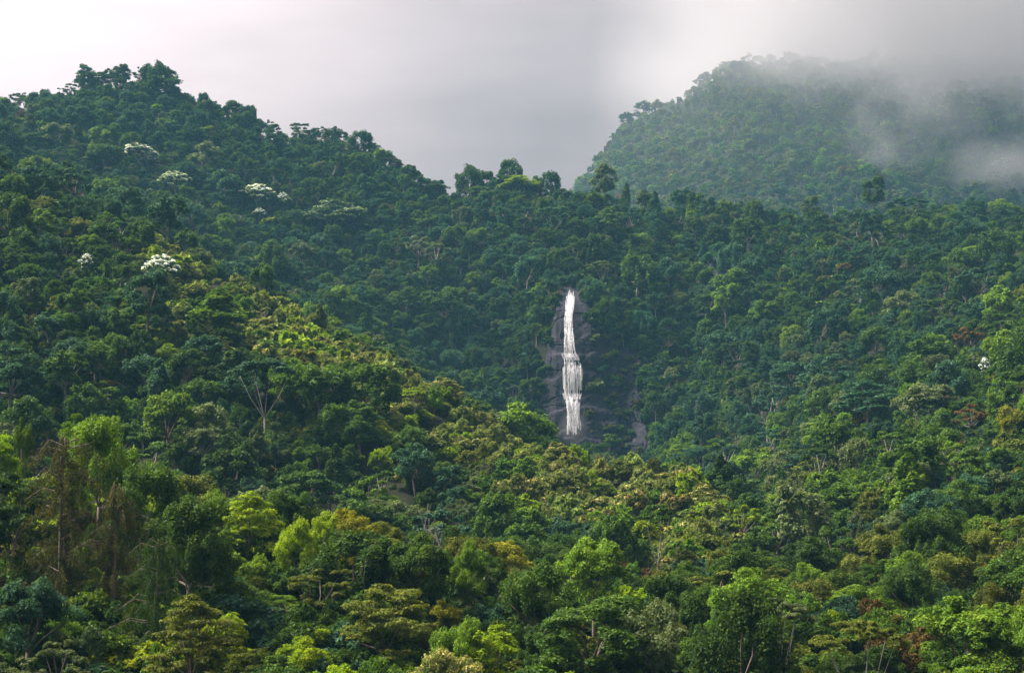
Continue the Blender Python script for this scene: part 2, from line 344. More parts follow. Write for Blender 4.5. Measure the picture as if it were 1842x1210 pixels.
    if kind == 'silver':                                    # star-shaped clusters of big palmate leaves, pale above
        n = int(420 * (1.0, 0.9, 0.4)[lod]); ci = rng.randint(0, len(C), n); d = sphere_dirs(rng, n, -0.05); d = d[:n]; ci = ci[:len(d)]
        p = C[ci] + d * Rr[ci]; V = []
        rad = (0.50, 0.55, 0.8)[lod]
        for q, dd in zip(p, d):
            ax = Vector(dd * 0.5 + np.array([0, 0, 0.9]) + rng.normal(size=3) * 0.25).normalized(); a = ax.orthogonal().normalized(); b = ax.cross(a); r = rad * rng.uniform(0.7, 1.25); o = Vector(q)
            for k in range(7):
                an = 6.283 * k / 7; e = a * math.cos(an) + b * math.sin(an); s = ax.cross(e)
                V += [o + ax * 0.03, o + e * r * 0.55 + s * r * 0.2 + ax * 0.05, o + e * r - ax * r * 0.25, o + e * r * 0.55 - s * r * 0.2 + ax * 0.05]
        V = np.array([tuple(x) for x in V]); k = len(V) // 4; tp = np.repeat((rng.rand(k // 7) < 0.66).astype(float), 7)
        # plain green leaves lower in the crown
        V2, ci, d = leaves_on(rng, C - np.array([0, 0, 0.55]), Rr, max(4, int(4500 * dens / len(C))), L, -0.6, asp)
        rn = np.concatenate([rng.uniform(0.35, 1, k), rng.rand(len(V2) // 4)]); tp = np.concatenate([tp, np.zeros(len(V2) // 4)])
        return T.arrays(), (np.concatenate([V, V2]), rn, tp), H, R
    per = max(3, int(total * dens / len(C)))
    V, ci, d = leaves_on(rng, C, Rr, per, L, low, asp, upb, 0.5, inner)
    rn = np.clip(rng.rand(len(ci)) * 0.6 + rng.rand(len(C))[ci] * 0.4, 0, 1)
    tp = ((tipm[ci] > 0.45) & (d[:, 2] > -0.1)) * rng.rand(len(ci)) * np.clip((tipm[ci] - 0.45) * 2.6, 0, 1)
    return T.arrays(), (V, rn, tp), H, R

KINDS_V = {'round': 3, 'tall': 2, 'draped': 2, 'layered': 2, 'umbrella': 2, 'cone': 1, 'open': 2, 'bush': 2, 'silver': 1, 'fern': 1, 'conifer': 1, 'bare': 1}
PROTO, joined = {}, {}
def tube_mesh(name, va, m):
    me = bpy.data.meshes.new(name); me.from_pydata(va[0], [], va[1]); me.materials.append(m)
    me.polygons.foreach_set('use_smooth', [True] * len(me.polygons)); me.update(); return me
def proto(kind, var, lod):
    k = (kind, var, lod)
    if k not in PROTO:
        tr, lf, H, R = build_tree(kind, 100 + 13 * sum(map(ord, kind)) + var, lod)
        bm = M_DARKBARK if kind not in ('umbrella', 'bare', 'silver') and not (var == 1 and lod > 0 and kind in ('tall', 'open', 'layered')) else M_BARK
        PROTO[k] = dict(trunk=tube_mesh('trunk', tr, bm), crown=quad_mesh('crown', *lf, mats=(M_LEAF,)), H=H, R=R, tr=tr, lf=lf, bm=bm)
    return PROTO[k]
def joined_obj(kind, var, lod):
    """one unlinked mesh object (wood and leaves) for the uncountable forest"""
    k = (kind, var, lod)
    if k not in joined:
        p = proto(kind, var, lod); V, rn, tp = p['lf']; tv, tf = p['tr']; nq = len(V) // 4
        nv = len(tv); vv = np.concatenate([np.array(tv), V]); ff = list(tf) + [tuple(r) for r in (np.arange(4 * nq).reshape(-1, 4) + nv).tolist()]
        me = bpy.data.meshes.new('forest_tree'); me.from_pydata(vv.tolist(), [], ff)
        me.materials.append(p['bm']); me.materials.append(M_LEAF)
        me.polygons.foreach_set('material_index', np.concatenate([np.zeros(len(tf)), np.ones(nq)]).astype(np.int32))
        for a, arr in (('rnd', rn), ('tip', tp)):
            at = me.attributes.new(a, 'FLOAT', 'FACE'); at.data.foreach_set('value', np.concatenate([np.zeros(len(tf)), arr]).astype(np.float32))
        me.update(); joined[k] = bpy.data.objects.new('forest_tree_source', me)
    return joined[k]

# ------------------------------------------------------------------ the setting: ground
def struct(o, label=None):
    o['kind'] = 'structure'
    if label: o['label'] = label
    return o
th = np.concatenate([np.radians(np.linspace(-180, -32, 30))[:-1], np.radians(np.linspace(-32, 32, 330)), np.radians(np.linspace(32, 180, 30))[1:]])
rr = np.unique(np.concatenate([np.linspace(0.05, 100, 22), np.linspace(100, 560, 130), np.linspace(560, 660, 80), np.linspace(660, 960, 70), np.linspace(960, 1800, 80), np.linspace(1800, 1980, 6)]))
TH, RR = np.meshgrid(th, rr, indexing='ij')
dd = RR * np.maximum(np.cos(TH), 0.848); uu = np.tan(np.clip(TH, -0.5585, 0.5585))
Z = ground(uu, dd)
k = np.clip((np.abs(np.degrees(TH)) - 40) / 35, 0, 1); k = k * k * (3 - 2 * k); Z = Z * (1 - k) + (-14 + 3 * np.sin(RR / 90)) * k * np.clip(RR / 100, 0, 1) + (-1.7) * k * (1 - np.clip(RR / 100, 0, 1))
GX, GY = RR * np.sin(TH), RR * np.cos(TH)
na, nr_ = TH.shape; idx = np.arange(na * nr_).reshape(na, nr_)
faces = np.stack([idx[:-1, :-1], idx[1:, :-1], idx[1:, 1:], idx[:-1, 1:]], -1).reshape(-1, 4)[:, ::-1]
gm = bpy.data.meshes.new('terrain'); gm.from_pydata(np.stack([GX, GY, Z], -1).reshape(-1, 3).tolist(), [], faces.tolist())
gm.polygons.foreach_set('use_smooth', [True] * len(gm.polygons)); gm.materials.append(M_SOIL); gm.update()
to = bpy.data.objects.new('terrain', gm); COL.objects.link(to); struct(to, 'steep soil slopes under the rainforest')
ZMIN, ZMAX = float(Z.min()), float(Z.max())

# ------------------------------------------------------------------ rock faces
def in_poly(px, py, poly):
    px = np.asarray(px, float); py = np.asarray(py, float); r = np.zeros(px.shape, bool); n = len(poly)
    for i in range(n):
        x1, y1 = poly[i]; x2, y2 = poly[(i + 1) % n]
        c = ((y1 > py) != (y2 > py)) & (px < (x2 - x1) * (py - y1) / (y2 - y1 + 1e-9) + x1); r ^= c
    return r
CLIFF = [(1010,512),(1048,514),(1060,545),(1062,575),(1092,592),(1112,612),(1150,632),(1160,660),(1146,690),(1152,720),(1160,750),(1168,790),(1178,830),(1170,858),(1120,862),(1085,830),(1060,812),(1010,800),(978,760),(974,690),(984,620),(998,570),(1004,535)]
SC_D = np.linspace(515, 680, 700)
def surface_depths(px, yrow, S=SC_D, lift=0.0):
    """distances along these lines of sight at which they meet the bare slope"""
    t = tan_el(yrow)[:, None]; u = u_of(px, yrow)[:, None]; z = ground(u + 0 * S[None], S[None] + 0 * u); hit = z + lift >= S[None] * t
    return [S[k.argmax()] if k.any() else None for k in hit]
def cliff_depth_grid(x0, x1, y0, y1, step):
    xs = np.arange(x0, x1 + 1, step); ys = np.arange(y0, y1 + 1, step); D = np.zeros((len(xs), len(ys)))
    for i, x in enumerate(xs):
        last = None; sd = surface_depths(x, ys)
        for j in range(len(ys) - 1, -1, -1):
            s = sd[j]; last = s if s is not None else (last if last is not None else 592.0); D[i, j] = last
    return xs, ys, D
xs, ys, D = cliff_depth_grid(960, 1272, 500, 872, 8)
def depth_at(px, py):
    fx = np.clip((np.asarray(px, float) - xs[0]) / 8, 0, len(xs) - 1.001); fy = np.clip((np.asarray(py, float) - ys[0]) / 8, 0, len(ys) - 1.001)
    i = fx.astype(int); j = fy.astype(int); a = fx - i; b = fy - j
    return (D[i, j] * (1 - a) + D[i + 1, j] * a) * (1 - b) + (D[i, j + 1] * (1 - a) + D[i + 1, j + 1] * a) * b
LEDGE = [(548, 0.9), (572, 0.7), (606, 0.9), (641, 2.0), (676, 0.8), (713, 2.2), (738, 0.9), (760, 1.2), (792, 1.4), (822, 1.2)]
def rock_front(px, py):
    """forward offset of the rock: benches that step out towards the viewer going down, blocks and cracks"""
    px = np.asarray(px, float); py = np.asarray(py, float)
    o = 0.0
    for ly, dp in LEDGE:
        yy = ly + 26 * vnoise(px / 38 + ly, np.full_like(px, ly * 0.37)) + 9 * vnoise(px / 9 + ly, np.full_like(px, ly * 0.7)); s = np.clip((py - yy) / 4.0, 0, 1)
        dec = np.clip(1 - (py - yy) / 62, 0, 1)
        o = o + dp * s * dec * (0.6 + 0.9 * np.clip(vnoise(px / 26 + 2 * ly, py * 0 + 3.3) + 0.5, 0, 1))
    blk = vnoise(np.floor(px / 21 + 0.6 * vnoise(py / 14, px / 30)) * 3.7, np.floor(py / 27 + 0.8 * vnoise(px / 16, py / 40)) * 5.1)
    crk = -1.1 * np.exp(-(vnoise(px / 24 + 40, py / 46 + 11) / 0.03) ** 2) - 0.8 * np.exp(-(vnoise(px / 40 + 4, py / 15 + 71) / 0.03) ** 2)
    blk2 = vnoise(np.floor(px / 9 + 1.2 * vnoise(py / 11 + 5, px / 17)) * 2.9, np.floor(py / 12 + 1.1 * vnoise(px / 10, py / 21)) * 4.3)
    return 0.75 * o + 1.0 * blk + 0.55 * blk2 + 0.9 * fbm(px / 40, py / 40, 3) + 0.5 * crk
def px_point(px, py, d):
    t = tan_el(py); u = u_of(px, py); return np.stack([u * d, d + 0 * u, d * t], -1)
def rock_patch(name, poly, step, base_depth, label, cat):
    x0 = min(p[0] for p in poly) - 6; x1 = max(p[0] for p in poly) + 6; y0 = min(p[1] for p in poly) - 6; y1 = max(p[1] for p in poly) + 6
    gx, gy = np.meshgrid(np.arange(x0, x1, step), np.arange(y0, y1, step), indexing='ij')
    d = base_depth(gx, gy) - 1.2 - rock_front(gx, gy)
    pts = px_point(gx, gy, d)
    ins = in_poly(gx + 8 * vnoise(gx / 11, gy / 11), gy + 8 * vnoise(gx / 11 + 50, gy / 11), poly)
    # the border folds back into the hill so that the rock has depth
    back = px_point(gx, gy, base_depth(gx, gy) + 1.0); pts = np.where(ins[..., None], pts, back)
    nx, ny = gx.shape; idn = np.arange(nx * ny).reshape(nx, ny)
    f = np.stack([idn[:-1, :-1], idn[:-1, 1:], idn[1:, 1:], idn[1:, :-1]], -1).reshape(-1, 4)
    fl = ins.ravel(); keep = fl[f].any(1); f = f[keep]
    used = np.unique(f); remap = np.full(nx * ny, -1); remap[used] = np.arange(len(used))
    me = bpy.data.meshes.new(name); me.from_pydata(pts.reshape(-1, 3)[used].tolist(), [], remap[f].tolist()); me.materials.append(M_ROCK); me.update()
    o = bpy.data.objects.new(name, me); COL.objects.link(o); o['label'] = label; o['category'] = cat
    return o
rock_patch('rock_cliff', CLIFF, 1.5, depth_at, 'dark purple grey wet rock cliff with ledges behind the waterfall', 'cliff')
def slope_depth(dlo, dhi):
    S = np.linspace(dlo, dhi, 300)
    def f(gx, gy):
        r = np.zeros(gx.shape); last = (dlo + dhi) / 2
        for i in range(gx.shape[0]):
            sd = surface_depths(gx[i, 0], gy[i], S, 3.0)
            for j in range(gx.shape[1] - 1, -1, -1):
                if sd[j] is not None: last = sd[j]
                r[i, j] = last
        return r
    return f
BARE = [[(1276,472),(1286,468),(1294,492),(1304,516),(1302,536),(1292,540),(1288,516),(1280,496)], [(1466,528),(1490,520),(1504,545),(1490,562),(1470,556)], [(862,960),(884,968),(896,1000),(884,1012),(866,996)], [(1096,818),(1118,812),(1150,838),(1146,852),(1112,846)]]
rock_patch('rock_outcrop', BARE[0], 5.0, slope_depth(520, 740), 'narrow bare grey rock streak high on the slope beyond the waterfall', 'rock')['group'] = 'bare rock outcrops'
if False: rock_patch('rock_outcrop', BARE[1], 5.0, slope_depth(470, 740), 'small brownish bare rock scar on the upper slope beneath the pale shrubs', 'rock')['group'] = 'bare rock outcrops'
rock_patch('rock_outcrop', BARE[2], 5.0, slope_depth(190, 330), 'shadowed bluish rock wall at the bottom of the dark ravine', 'rock')['group'] = 'bare rock outcrops'

# ------------------------------------------------------------------ waterfall
def water_material():
    m, t, o = mat('white_water')
    tc = N(t, 'ShaderNodeTexCoord'); mp = N(t, 'ShaderNodeMapping'); mp.inputs['Scale'].default_value = (3.2, 3.2, 0.13); t.links.new(tc.outputs['Object'], mp.inputs[0])
    n = N(t, 'ShaderNodeTexNoise'); n.inputs['Scale'].default_value = 1.0; n.inputs['Detail'].default_value = 5; t.links.new(mp.outputs[0], n.inputs['Vector'])
    r = N(t, 'ShaderNodeValToRGB'); r.color_ramp.elements[0].position = 0.38; r.color_ramp.elements[0].color = (0.32, 0.32, 0.32, 1); r.color_ramp.elements[1].position = 0.58
    t.links.new(n.outputs[0], r.inputs[0])
    b = N(t, 'ShaderNodeBsdfPrincipled'); b.inputs['Base Color'].default_value = (0.92, 0.93, 0.95, 1); b.inputs['Roughness'].default_value = 0.45
    tl = N(t, 'ShaderNodeBsdfTranslucent'); tl.inputs[0].default_value = (0.95, 0.96, 0.97, 1); ms = N(t, 'ShaderNodeMixShader'); ms.inputs[0].default_value = 0.5
    t.links.new(b.outputs[0], ms.inputs[1]); t.links.new(tl.outputs[0], ms.inputs[2])
    ed = N(t, 'ShaderNodeAttribute', attribute_type='GEOMETRY', attribute_name='body'); al = math_node(t, 'MULTIPLY', r.outputs[0], math_node(t, 'POWER', ed.outputs['Fac'], 0.8), True)
    tr = N(t, 'ShaderNodeBsdfTransparent'); s = N(t, 'ShaderNodeMixShader'); t.links.new(al, s.inputs[0]); t.links.new(tr.outputs[0], s.inputs[1]); t.links.new(ms.outputs[0], s.inputs[2]); t.links.new(s.outputs[0], o.inputs[0])
    return m
M_WATER = water_material()
wroot = bpy.data.objects.new('waterfall', None); COL.objects.link(wroot)
wroot.location = px_point(1028.0, 778.0, float(depth_at(1028, 778)) - 2.5)
wroot['label'] = 'white waterfall dropping in steps down the dark rock cliff'; wroot['category'] = 'waterfall'
wr = np.random.RandomState(3)
def fall_part(name, axis, n, wmin, wmax, gap=0.0, lift=0.5):
    """strands of falling water; axis rows: (photo row, left column, right column)"""
    ax = np.array(axis, float); V, F, B = [], [], []
    for s in range(n):
        f = (s + wr.uniform(0.1, 0.9)) / n; ya = ax[0, 0] + (wr.uniform(0, gap) * (ax[-1, 0] - ax[0, 0])); yb = ax[-1, 0] - wr.uniform(0, gap) * (ax[-1, 0] - ax[0, 0])
        yy = np.arange(ya, yb + 1.5, 1.6); l = np.interp(yy, ax[:, 0], ax[:, 1]); r = np.interp(yy, ax[:, 0], ax[:, 2])
        ff = np.clip(f + 0.10 * vnoise(yy / 16 + s * 7.7, np.full_like(yy, s * 1.9)) + 0.03 * vnoise(yy / 3 + s, np.full_like(yy, s * 2.3)), 0, 1)
        x = l + (r - l) * ff; wd = wr.uniform(wmin, wmax) * (0.6 + 0.9 * (vnoise(yy / 6 + s * 3.1, np.full_like(yy, s * 5.0)) + 0.5))
        wd = wd * (1.15 - 1.1 * abs(f - 0.5)); tpr = np.minimum(1, np.minimum(yy - ya + 1.5, yb - yy + 3.0) / 5.0); wd = np.maximum(wd * tpr, 0.15)
        d = depth_at(x, yy) - 1.2 - rock_front(x, yy); kw = min(15, len(d) // 2 * 2 - 1)
        if kw > 2:
            dp_ = np.pad(d, kw // 2, mode='edge'); d = np.min([dp_[i:i + len(d)] for i in range(kw)], 0); dp_ = np.pad(d, kw // 2, mode='edge'); d = np.mean([dp_[i:i + len(d)] for i in range(kw)], 0)
        d = d - lift - wr.uniform(0, 0.5)
        pl = px_point(x - wd / 2, yy, d); pc = px_point(x, yy, d - 0.22); pr = px_point(x + wd / 2, yy, d); b = len(V)
        for a, c, e in zip(pl, pc, pr): V += [tuple(Vector(a) - wroot.location), tuple(Vector(c) - wroot.location), tuple(Vector(e) - wroot.location)]
        B += np.stack([0 * tpr, tpr, 0 * tpr], -1).ravel().tolist()
        for i in range(len(yy) - 1):
            F += [(b + 3 * i, b + 3 * i + 1, b + 3 * i + 4, b + 3 * i + 3), (b + 3 * i + 1, b + 3 * i + 2, b + 3 * i + 5, b + 3 * i + 4)]
    me = bpy.data.meshes.new(name); me.from_pydata(V, [], F); me.materials.append(M_WATER); at = me.attributes.new('body', 'FLOAT', 'POINT'); at.data.foreach_set('value', np.array(B, np.float32)); me.update()
    o = bpy.data.objects.new(name, me); COL.objects.link(o); o.parent = wroot; o['kind'] = 'stuff'; return o
fall_part('upper_fall', [(519,1023,1033),(530,1020,1034),(545,1017,1033),(558,1017,1031),(575,1015,1030),(600,1015,1031),(625,1014,1034),(644,1014,1036)], 13, 1.6, 4.6, 0.14)
fall_part('middle_fall', [(638,1015,1036),(652,1016,1039),(680,1017,1041),(700,1017,1042),(716,1015,1045)], 13, 1.6, 4.4, 0.22)
fall_part('side_strand', [(643,1034,1041),(655,1038,1047),(680,1040,1048),(708,1038,1046)], 6, 1.4, 3.2, 0.25)
fall_part('thin_strand', [(642,1012,1017),(670,1012,1017),(712,1013,1018)], 4, 1.2, 2.4, 0.25)
fall_part('lower_fall', [(709,1014,1044),(720,1018,1043),(745,1021,1043),(782,1019,1046)], 20, 1.8, 5.0, 0.22)
fall_part('ledge_water', [(706,1011,1046),(718,1014,1044)], 14, 4.0, 8.0, 0.0, 0.8)
fall_part('bench_water', [(634,1010,1036),(648,1015,1043)], 12, 4.0, 8.0, 0.0, 0.8)

# ------------------------------------------------------------------ tree placement
PAL = {  # leaf colours (tint, tip tint)
 'dark green': ((0.031, 0.066, 0.013), (0.068, 0.122, 0.018)), 'deep green': ((0.045, 0.094, 0.015), (0.100, 0.168, 0.022)),
 'fresh green': ((0.084, 0.160, 0.015), (0.165, 0.252, 0.020)), 'lime green': ((0.160, 0.250, 0.008), (0.270, 0.340, 0.010)),
 'olive': ((0.082, 0.106, 0.017), (0.165, 0.182, 0.028)), 'bluish green': ((0.032, 0.080, 0.044), (0.066, 0.130, 0.074)),
 'grey green': ((0.080, 0.115, 0.045), (0.150, 0.180, 0.075)), 'brown': ((0.070, 0.046, 0.015), (0.125, 0.088, 0.024)),
 'rusty': ((0.115, 0.066, 0.018), (0.170, 0.100, 0.024)), 'yellow green': ((0.165, 0.180, 0.012), (0.260, 0.250, 0.014)),
 'brownish': ((0.044, 0.048, 0.015), (0.088, 0.078, 0.022)), 'pale green': ((0.140, 0.185, 0.042), (0.280, 0.300, 0.080)),
 'cream tipped': ((0.095, 0.130, 0.026), (0.520, 0.450, 0.180)), 'silver': ((0.050, 0.085, 0.045), (0.560, 0.620, 0.700)),
 'pale silver': ((0.060, 0.100, 0.060), (0.380, 0.460, 0.400)),
}
trees = []   # dict(x, y, z, s, sz, rot, kind, var, tone, special label)
rng = np.random.RandomState(11)
def place(px, ytop, H, dlo, dhi):
    """ground point, between two distances, of a tree of height H whose top shows at this photo point"""
    d = np.linspace(dlo, dhi, 400); u = u_of(px, ytop); z = ground(np.full_like(d, u), d) + H
    # column shifts a little with height: use the direction of the top
    e = np.abs(project(u * d, d, z)[1] - ytop); i = int(np.argmin(e)); return u * d[i], d[i], z[i] - H, e[i]
def special(px, ytop, width, H, kind, tone, dlo, dhi, label, var=0, group=None, rot=None):
    if dhi > 400 and px < 1300 or dlo > 430: dlo, dhi, H = dlo * 1.28, dhi * 1.42, H * 1.3
    elif dhi > 400: dhi *= 1.4; H *= 1.15
    p = proto(kind, var, 0); x, y, z, e = place(px, ytop, H, dlo, dhi)
    sz = H / p['H']; s = width / 2 * y / FPX / p['R']
    trees.append(dict(x=x, y=y, z=z, s=s, sz=sz, rot=rng.uniform(0, 6.28) if rot is None else rot, kind=kind, var=var, tone=tone, label=label, group=group, sp=True))
S = special
# silver-leaved umbrella trees on the far slopes
gs = 'silver leaved trees scattered over the far slope'
S(250, 256, 62, 11, 'silver', 'silver', 470, 600, 'rounded tree with dense white silver leaves, highest on the back slope', 0, gs)
S(268, 278, 34, 7, 'silver', 'silver', 460, 580, 'small silver leaved tree touching the lower edge of the highest white tree', 0, gs)
S(316, 309, 62, 10, 'silver', 'pale silver', 450, 590, 'dull silver leaved tree just below the highest white tree', 0, gs)
S(462, 331, 62, 11, 'silver', 'silver', 450, 590, 'flat white silver leaved tree above the wide grey green umbrella tree', 0, gs)
S(510, 345, 24, 8, 'silver', 'silver', 450, 590, 'narrow silver leaved tree beside the flat white one', 0, gs)
S(467, 374, 26, 6, 'silver', 'silver', 440, 580, 'scrap of silver leaves under the flat white tree', 0, gs)
S(604, 366, 126, 12, 'layered', 'pale silver', 440, 570, 'wide grey green umbrella tree with pale leaf tips on the back slope', 1, gs)
S(292, 457, 66, 11, 'silver', 'silver', 300, 399, 'two tiered white silver leaved tree on the wooded spur', 0, gs)
S(155, 454, 26, 8, 'silver', 'silver', 300, 399, 'tiny silver leaved tree on the spur among dark crowns', 0, gs)
S(1770, 640, 20, 7, 'silver', 'silver', 260, 420, 'small white leaved tree on the slope opposite the waterfall', 0, gs)
S(1806, 284, 40, 11, 'silver', 'silver', 900, 1150, 'white leaved tree on the misty mountain under the cloud', 0, gs)
# near ridge
S(118, 775, 150, 17, 'conifer', 'brownish', 130, 165, 'tall feathery brown conifer with bare double trunk on the near ridge', 0)
S(215, 862, 120, 14, 'conifer', 'brownish', 125, 150, 'second brown feathery conifer, shorter, just downhill of the tall one', 0, None, 2.2)
S(285, 960, 110, 12, 'conifer', 'dark green', 112, 135, 'dark green feathery conifer lowest on the shoulder below the tall brown one', 0, None, 4.0)
S(185, 752, 130, 15, 'draped', 'fresh green', 150, 172, 'glossy green vine covered tree rising just behind the brown conifer', 0)
S(255, 822, 140, 13, 'draped', 'deep green', 140, 165, 'dark glossy vine draped tree on the sloping shoulder of the near ridge', 1)
S(45, 740, 34, 13, 'tall', 'fresh green', 165, 190, 'slim green vine wrapped stem standing alone behind the near ridge', 1)
S(30, 850, 150, 13, 'layered', 'dark green', 118, 150, 'very dark tiered tree at the edge beside the brown conifer', 0)
S(345, 905, 150, 13, 'draped', 'deep green', 135, 160, 'dark vine hung tree between the glossy shoulder tree and lime crowns', 0)
S(450, 893, 130, 9, 'layered', 'lime green', 140, 170, 'bright lime tiered crown on the near ridge crest', 1)
S(400, 872, 90, 9, 'round', 'fresh green', 150, 175, 'rounded light green crown on the ridge above the lime tiered tree', 0)
S(520, 872, 110, 9, 'draped', 'deep green', 160, 185, 'dark domed creeper clad crown behind the lime crowns', 1)
S(535, 924, 75, 9, 'round', 'lime green', 140, 165, 'brightest lime tree of all on the near ridge', 0)
S(588, 915, 70, 9, 'round', 'lime green', 145, 168, 'small bright green crown wedged between lime tree and yellow tree', 1)
S(645, 898, 80, 11, 'tall', 'yellow green', 140, 168, 'pointed yellow tree standing up from the near ridge', 0)
S(640, 955, 170, 9, 'draped', 'dark green', 130, 152, 'broad nearly black tree directly under the pointed yellow tree', 0)
S(760, 965, 130, 10, 'round', 'deep green', 140, 165, 'rounded dark tree at the ridge end next to the ravine', 2)
S(735, 985, 60, 8, 'open', 'brown', 135, 150, 'brown airy crown on the near ridge end', 0)
S(662, 1018, 46, 7, 'bare', 'brown', 125, 142, 'small leafless grey tree below the nearly black tree', 0, None, 0.4)
S(770, 950, 50, 7, 'bare', 'brown', 148, 165, 'bare twiggy treetop poking over the ridge end', 0, None, 2.0)
S(570, 1010, 150, 8, 'open', 'olive', 112, 140, 'wide olive tree with tiered sprays below the black tree', 1)
S(700, 1050, 170, 9, 'layered', 'olive', 105, 135, 'largest olive yellow tiered tree in the middle of the near slope', 0)
S(350, 1082, 180, 10, 'layered', 'olive', 96, 125, 'flat layered olive brown tree with thin pale trunk near the bottom', 1)
S(60, 1035, 150, 10, 'round', 'bluish green', 95, 125, 'bluish green leafy tree low at the edge under the conifer', 1)
S(110, 1130, 130, 8, 'open', 'grey green', 85, 115, 'loose pale green shrubby tree in the bottom corner', 1)
S(830, 1100, 100, 9, 'round', 'fresh green', 105, 130, 'compact glossy green ball shaped tree low in the middle', 0)
S(880, 1112, 110, 9, 'tall', 'lime green', 100, 126, 'lively light green tree just past the glossy ball tree', 1)
S(800, 1150, 130, 8, 'round', 'cream tipped', 90, 118, 'tree with pale yellow leaf tips at the bottom middle', 0)
S(840, 1000, 70, 9, 'round', 'fresh green', 145, 172, 'bright green rounded crown at the mouth of the dark ravine', 2)
S(1065, 1052, 190, 11, 'tall', 'deep green', 118, 150, 'big glossy many lobed green tree in the bottom centre', 0)
S(1170, 1068, 130, 10, 'round', 'grey green', 125, 155, 'round greyish tree beside the big many lobed tree', 0)
S(1330, 1062, 165, 12, 'draped', 'dark green', 115, 150, 'big dark ivy clad dome tree near the bottom', 0)
S(1290, 1150, 110, 8, 'cone', 'olive', 95, 125, 'olive pyramid shaped tree in front of the ivy clad dome', 0)
S(1545, 1108, 150, 11, 'umbrella', 'olive', 105, 135, 'flat topped tree with white forked branches at the bottom', 0, None, 0.6)
S(1400, 1090, 120, 10, 'umbrella', 'grey green', 125, 155, 'grey green flat crowned tree behind the ivy clad dome', 1)
S(1745, 1058, 175, 11, 'tall', 'fresh green', 105, 140, 'largest bright yellow green leafy tree by the lower slope edge', 1)
S(1825, 1085, 150, 11, 'round', 'fresh green', 105, 140, 'bright green tree at the frame edge beside the largest yellow green tree', 2)
S(1640, 1010, 110, 9, 'round', 'dark green', 150, 190, 'dark shaded round tree above the flat topped white branched tree', 0)
S(1475, 1045, 30, 7, 'umbrella', 'olive', 145, 190, 'tiny parasol shaped tree on a thin white stem', 1)
S(1330, 900, 70, 9, 'open', 'lime green', 235, 300, 'yellow green crown at the tip of the wooded spur', 0)
S(1180, 950, 70, 13, 'umbrella', 'deep green', 215, 290, 'tall tree with long white trunk standing over the ravine', 0)
# spur crest with cream crowns
gc = 'cream tipped trees along the spur crest'
for i, (px, y, wd, lab) in enumerate([(800, 672, 64, 'cream tipped tree highest up on the spur crest'), (868, 738, 56, 'cream tipped tree on the spur crest left of the waterfall foot'), (1005, 795, 60, 'yellow cream tipped tree on the crest directly under the waterfall'), (1050, 838, 95, 'broadest pale cream crown on the crest below the waterfall'), (1130, 852, 80, 'pale cream crown on the crest below the bare cliff foot'), (1215, 858, 90, 'cream brown crown near the lower end of the spur crest'), (1265, 872, 60, 'last cream crown at the lower end of the spur crest')]):
    S(px, y, wd, 6.5, ('layered', 'round')[i % 2], 'cream tipped', 255, 350, lab, i % 2, gc)
S(745, 695, 40, 8, 'umbrella', 'lime green', 300, 345, 'single yellowish parasol shaped tree on the spur crest', 0)
# skyline
gk = 'trees standing up from the back skyline'
S(186, 118, 40, 8, 'layered', 'dark green', 575, 630, 'flat topped dark tree at the highest point of the skyline', 0, gk)
S(250, 116, 26, 10, 'open', 'dark green', 575, 630, 'slim tall dark tree on the skyline summit', 0, gk)
S(300, 136, 66, 11, 'round', 'dark green', 575, 630, 'broad rounded tree on the skyline just past the slim summit tree', 0, gk)
S(128, 132, 28, 8, 'open', 'dark green', 575, 630, 'narrow tree on the skyline before the summit', 1, gk)
S(35, 150, 34, 10, 'open', 'dark green', 575, 630, 'airy thin tree on the skyline at the frame edge', 0, gk)
S(538, 205, 48, 9, 'open', 'dark green', 560, 610, 'see-through tree standing out halfway down the skyline', 1, gk)
S(580, 226, 26, 10, 'open', 'dark green', 560, 610, 'thin tree with sky holes next to the see-through skyline tree', 0, gk)
S(700, 266, 50, 7, 'open', 'brown', 550, 595, 'airy brownish tree at the end of the falling skyline', 1, gk)
S(785, 302, 50, 7, 'round', 'dark green', 540, 585, 'rounded tree on the skyline left of the notch', 1, gk)
S(912, 290, 40, 7, 'round', 'dark green', 535, 570, 'dark tree standing highest on the skyline past the notch', 0, gk)
S(865, 302, 48, 6, 'round', 'deep green', 535, 570, 'domed tree on the skyline between notch and the highest dark tree', 2, gk)
S(960, 300, 40, 6, 'round', 'brown', 530, 565, 'brownish domed tree on the skyline past the highest dark tree', 0, gk)
S(1012, 300, 34, 6, 'round', 'dark green', 525, 562, 'small domed dark tree on the skyline above the waterfall', 0, gk)
S(930, 318, 76, 7, 'layered', 'lime green', 500, 550, 'lime coloured flat crown just below the skyline', 1, gk)
S(1268, 130, 24, 13, 'tall', 'dark green', 1180, 1250, 'lone dark egg shaped tree on the misty mountain edge', 0)
S(1215, 185, 50, 13, 'round', 'dark green', 1180, 1250, 'dark clump shaped tree on the misty mountain edge', 0)
S(1158, 180, 34, 13, 'round', 'dark green', 1180, 1260, 'dark rounded tree lower on the misty mountain edge', 1)
S(1128, 200, 30, 13, 'tall', 'dark green', 1180, 1260, 'narrow dark tree on the steep edge of the misty mountain', 1)
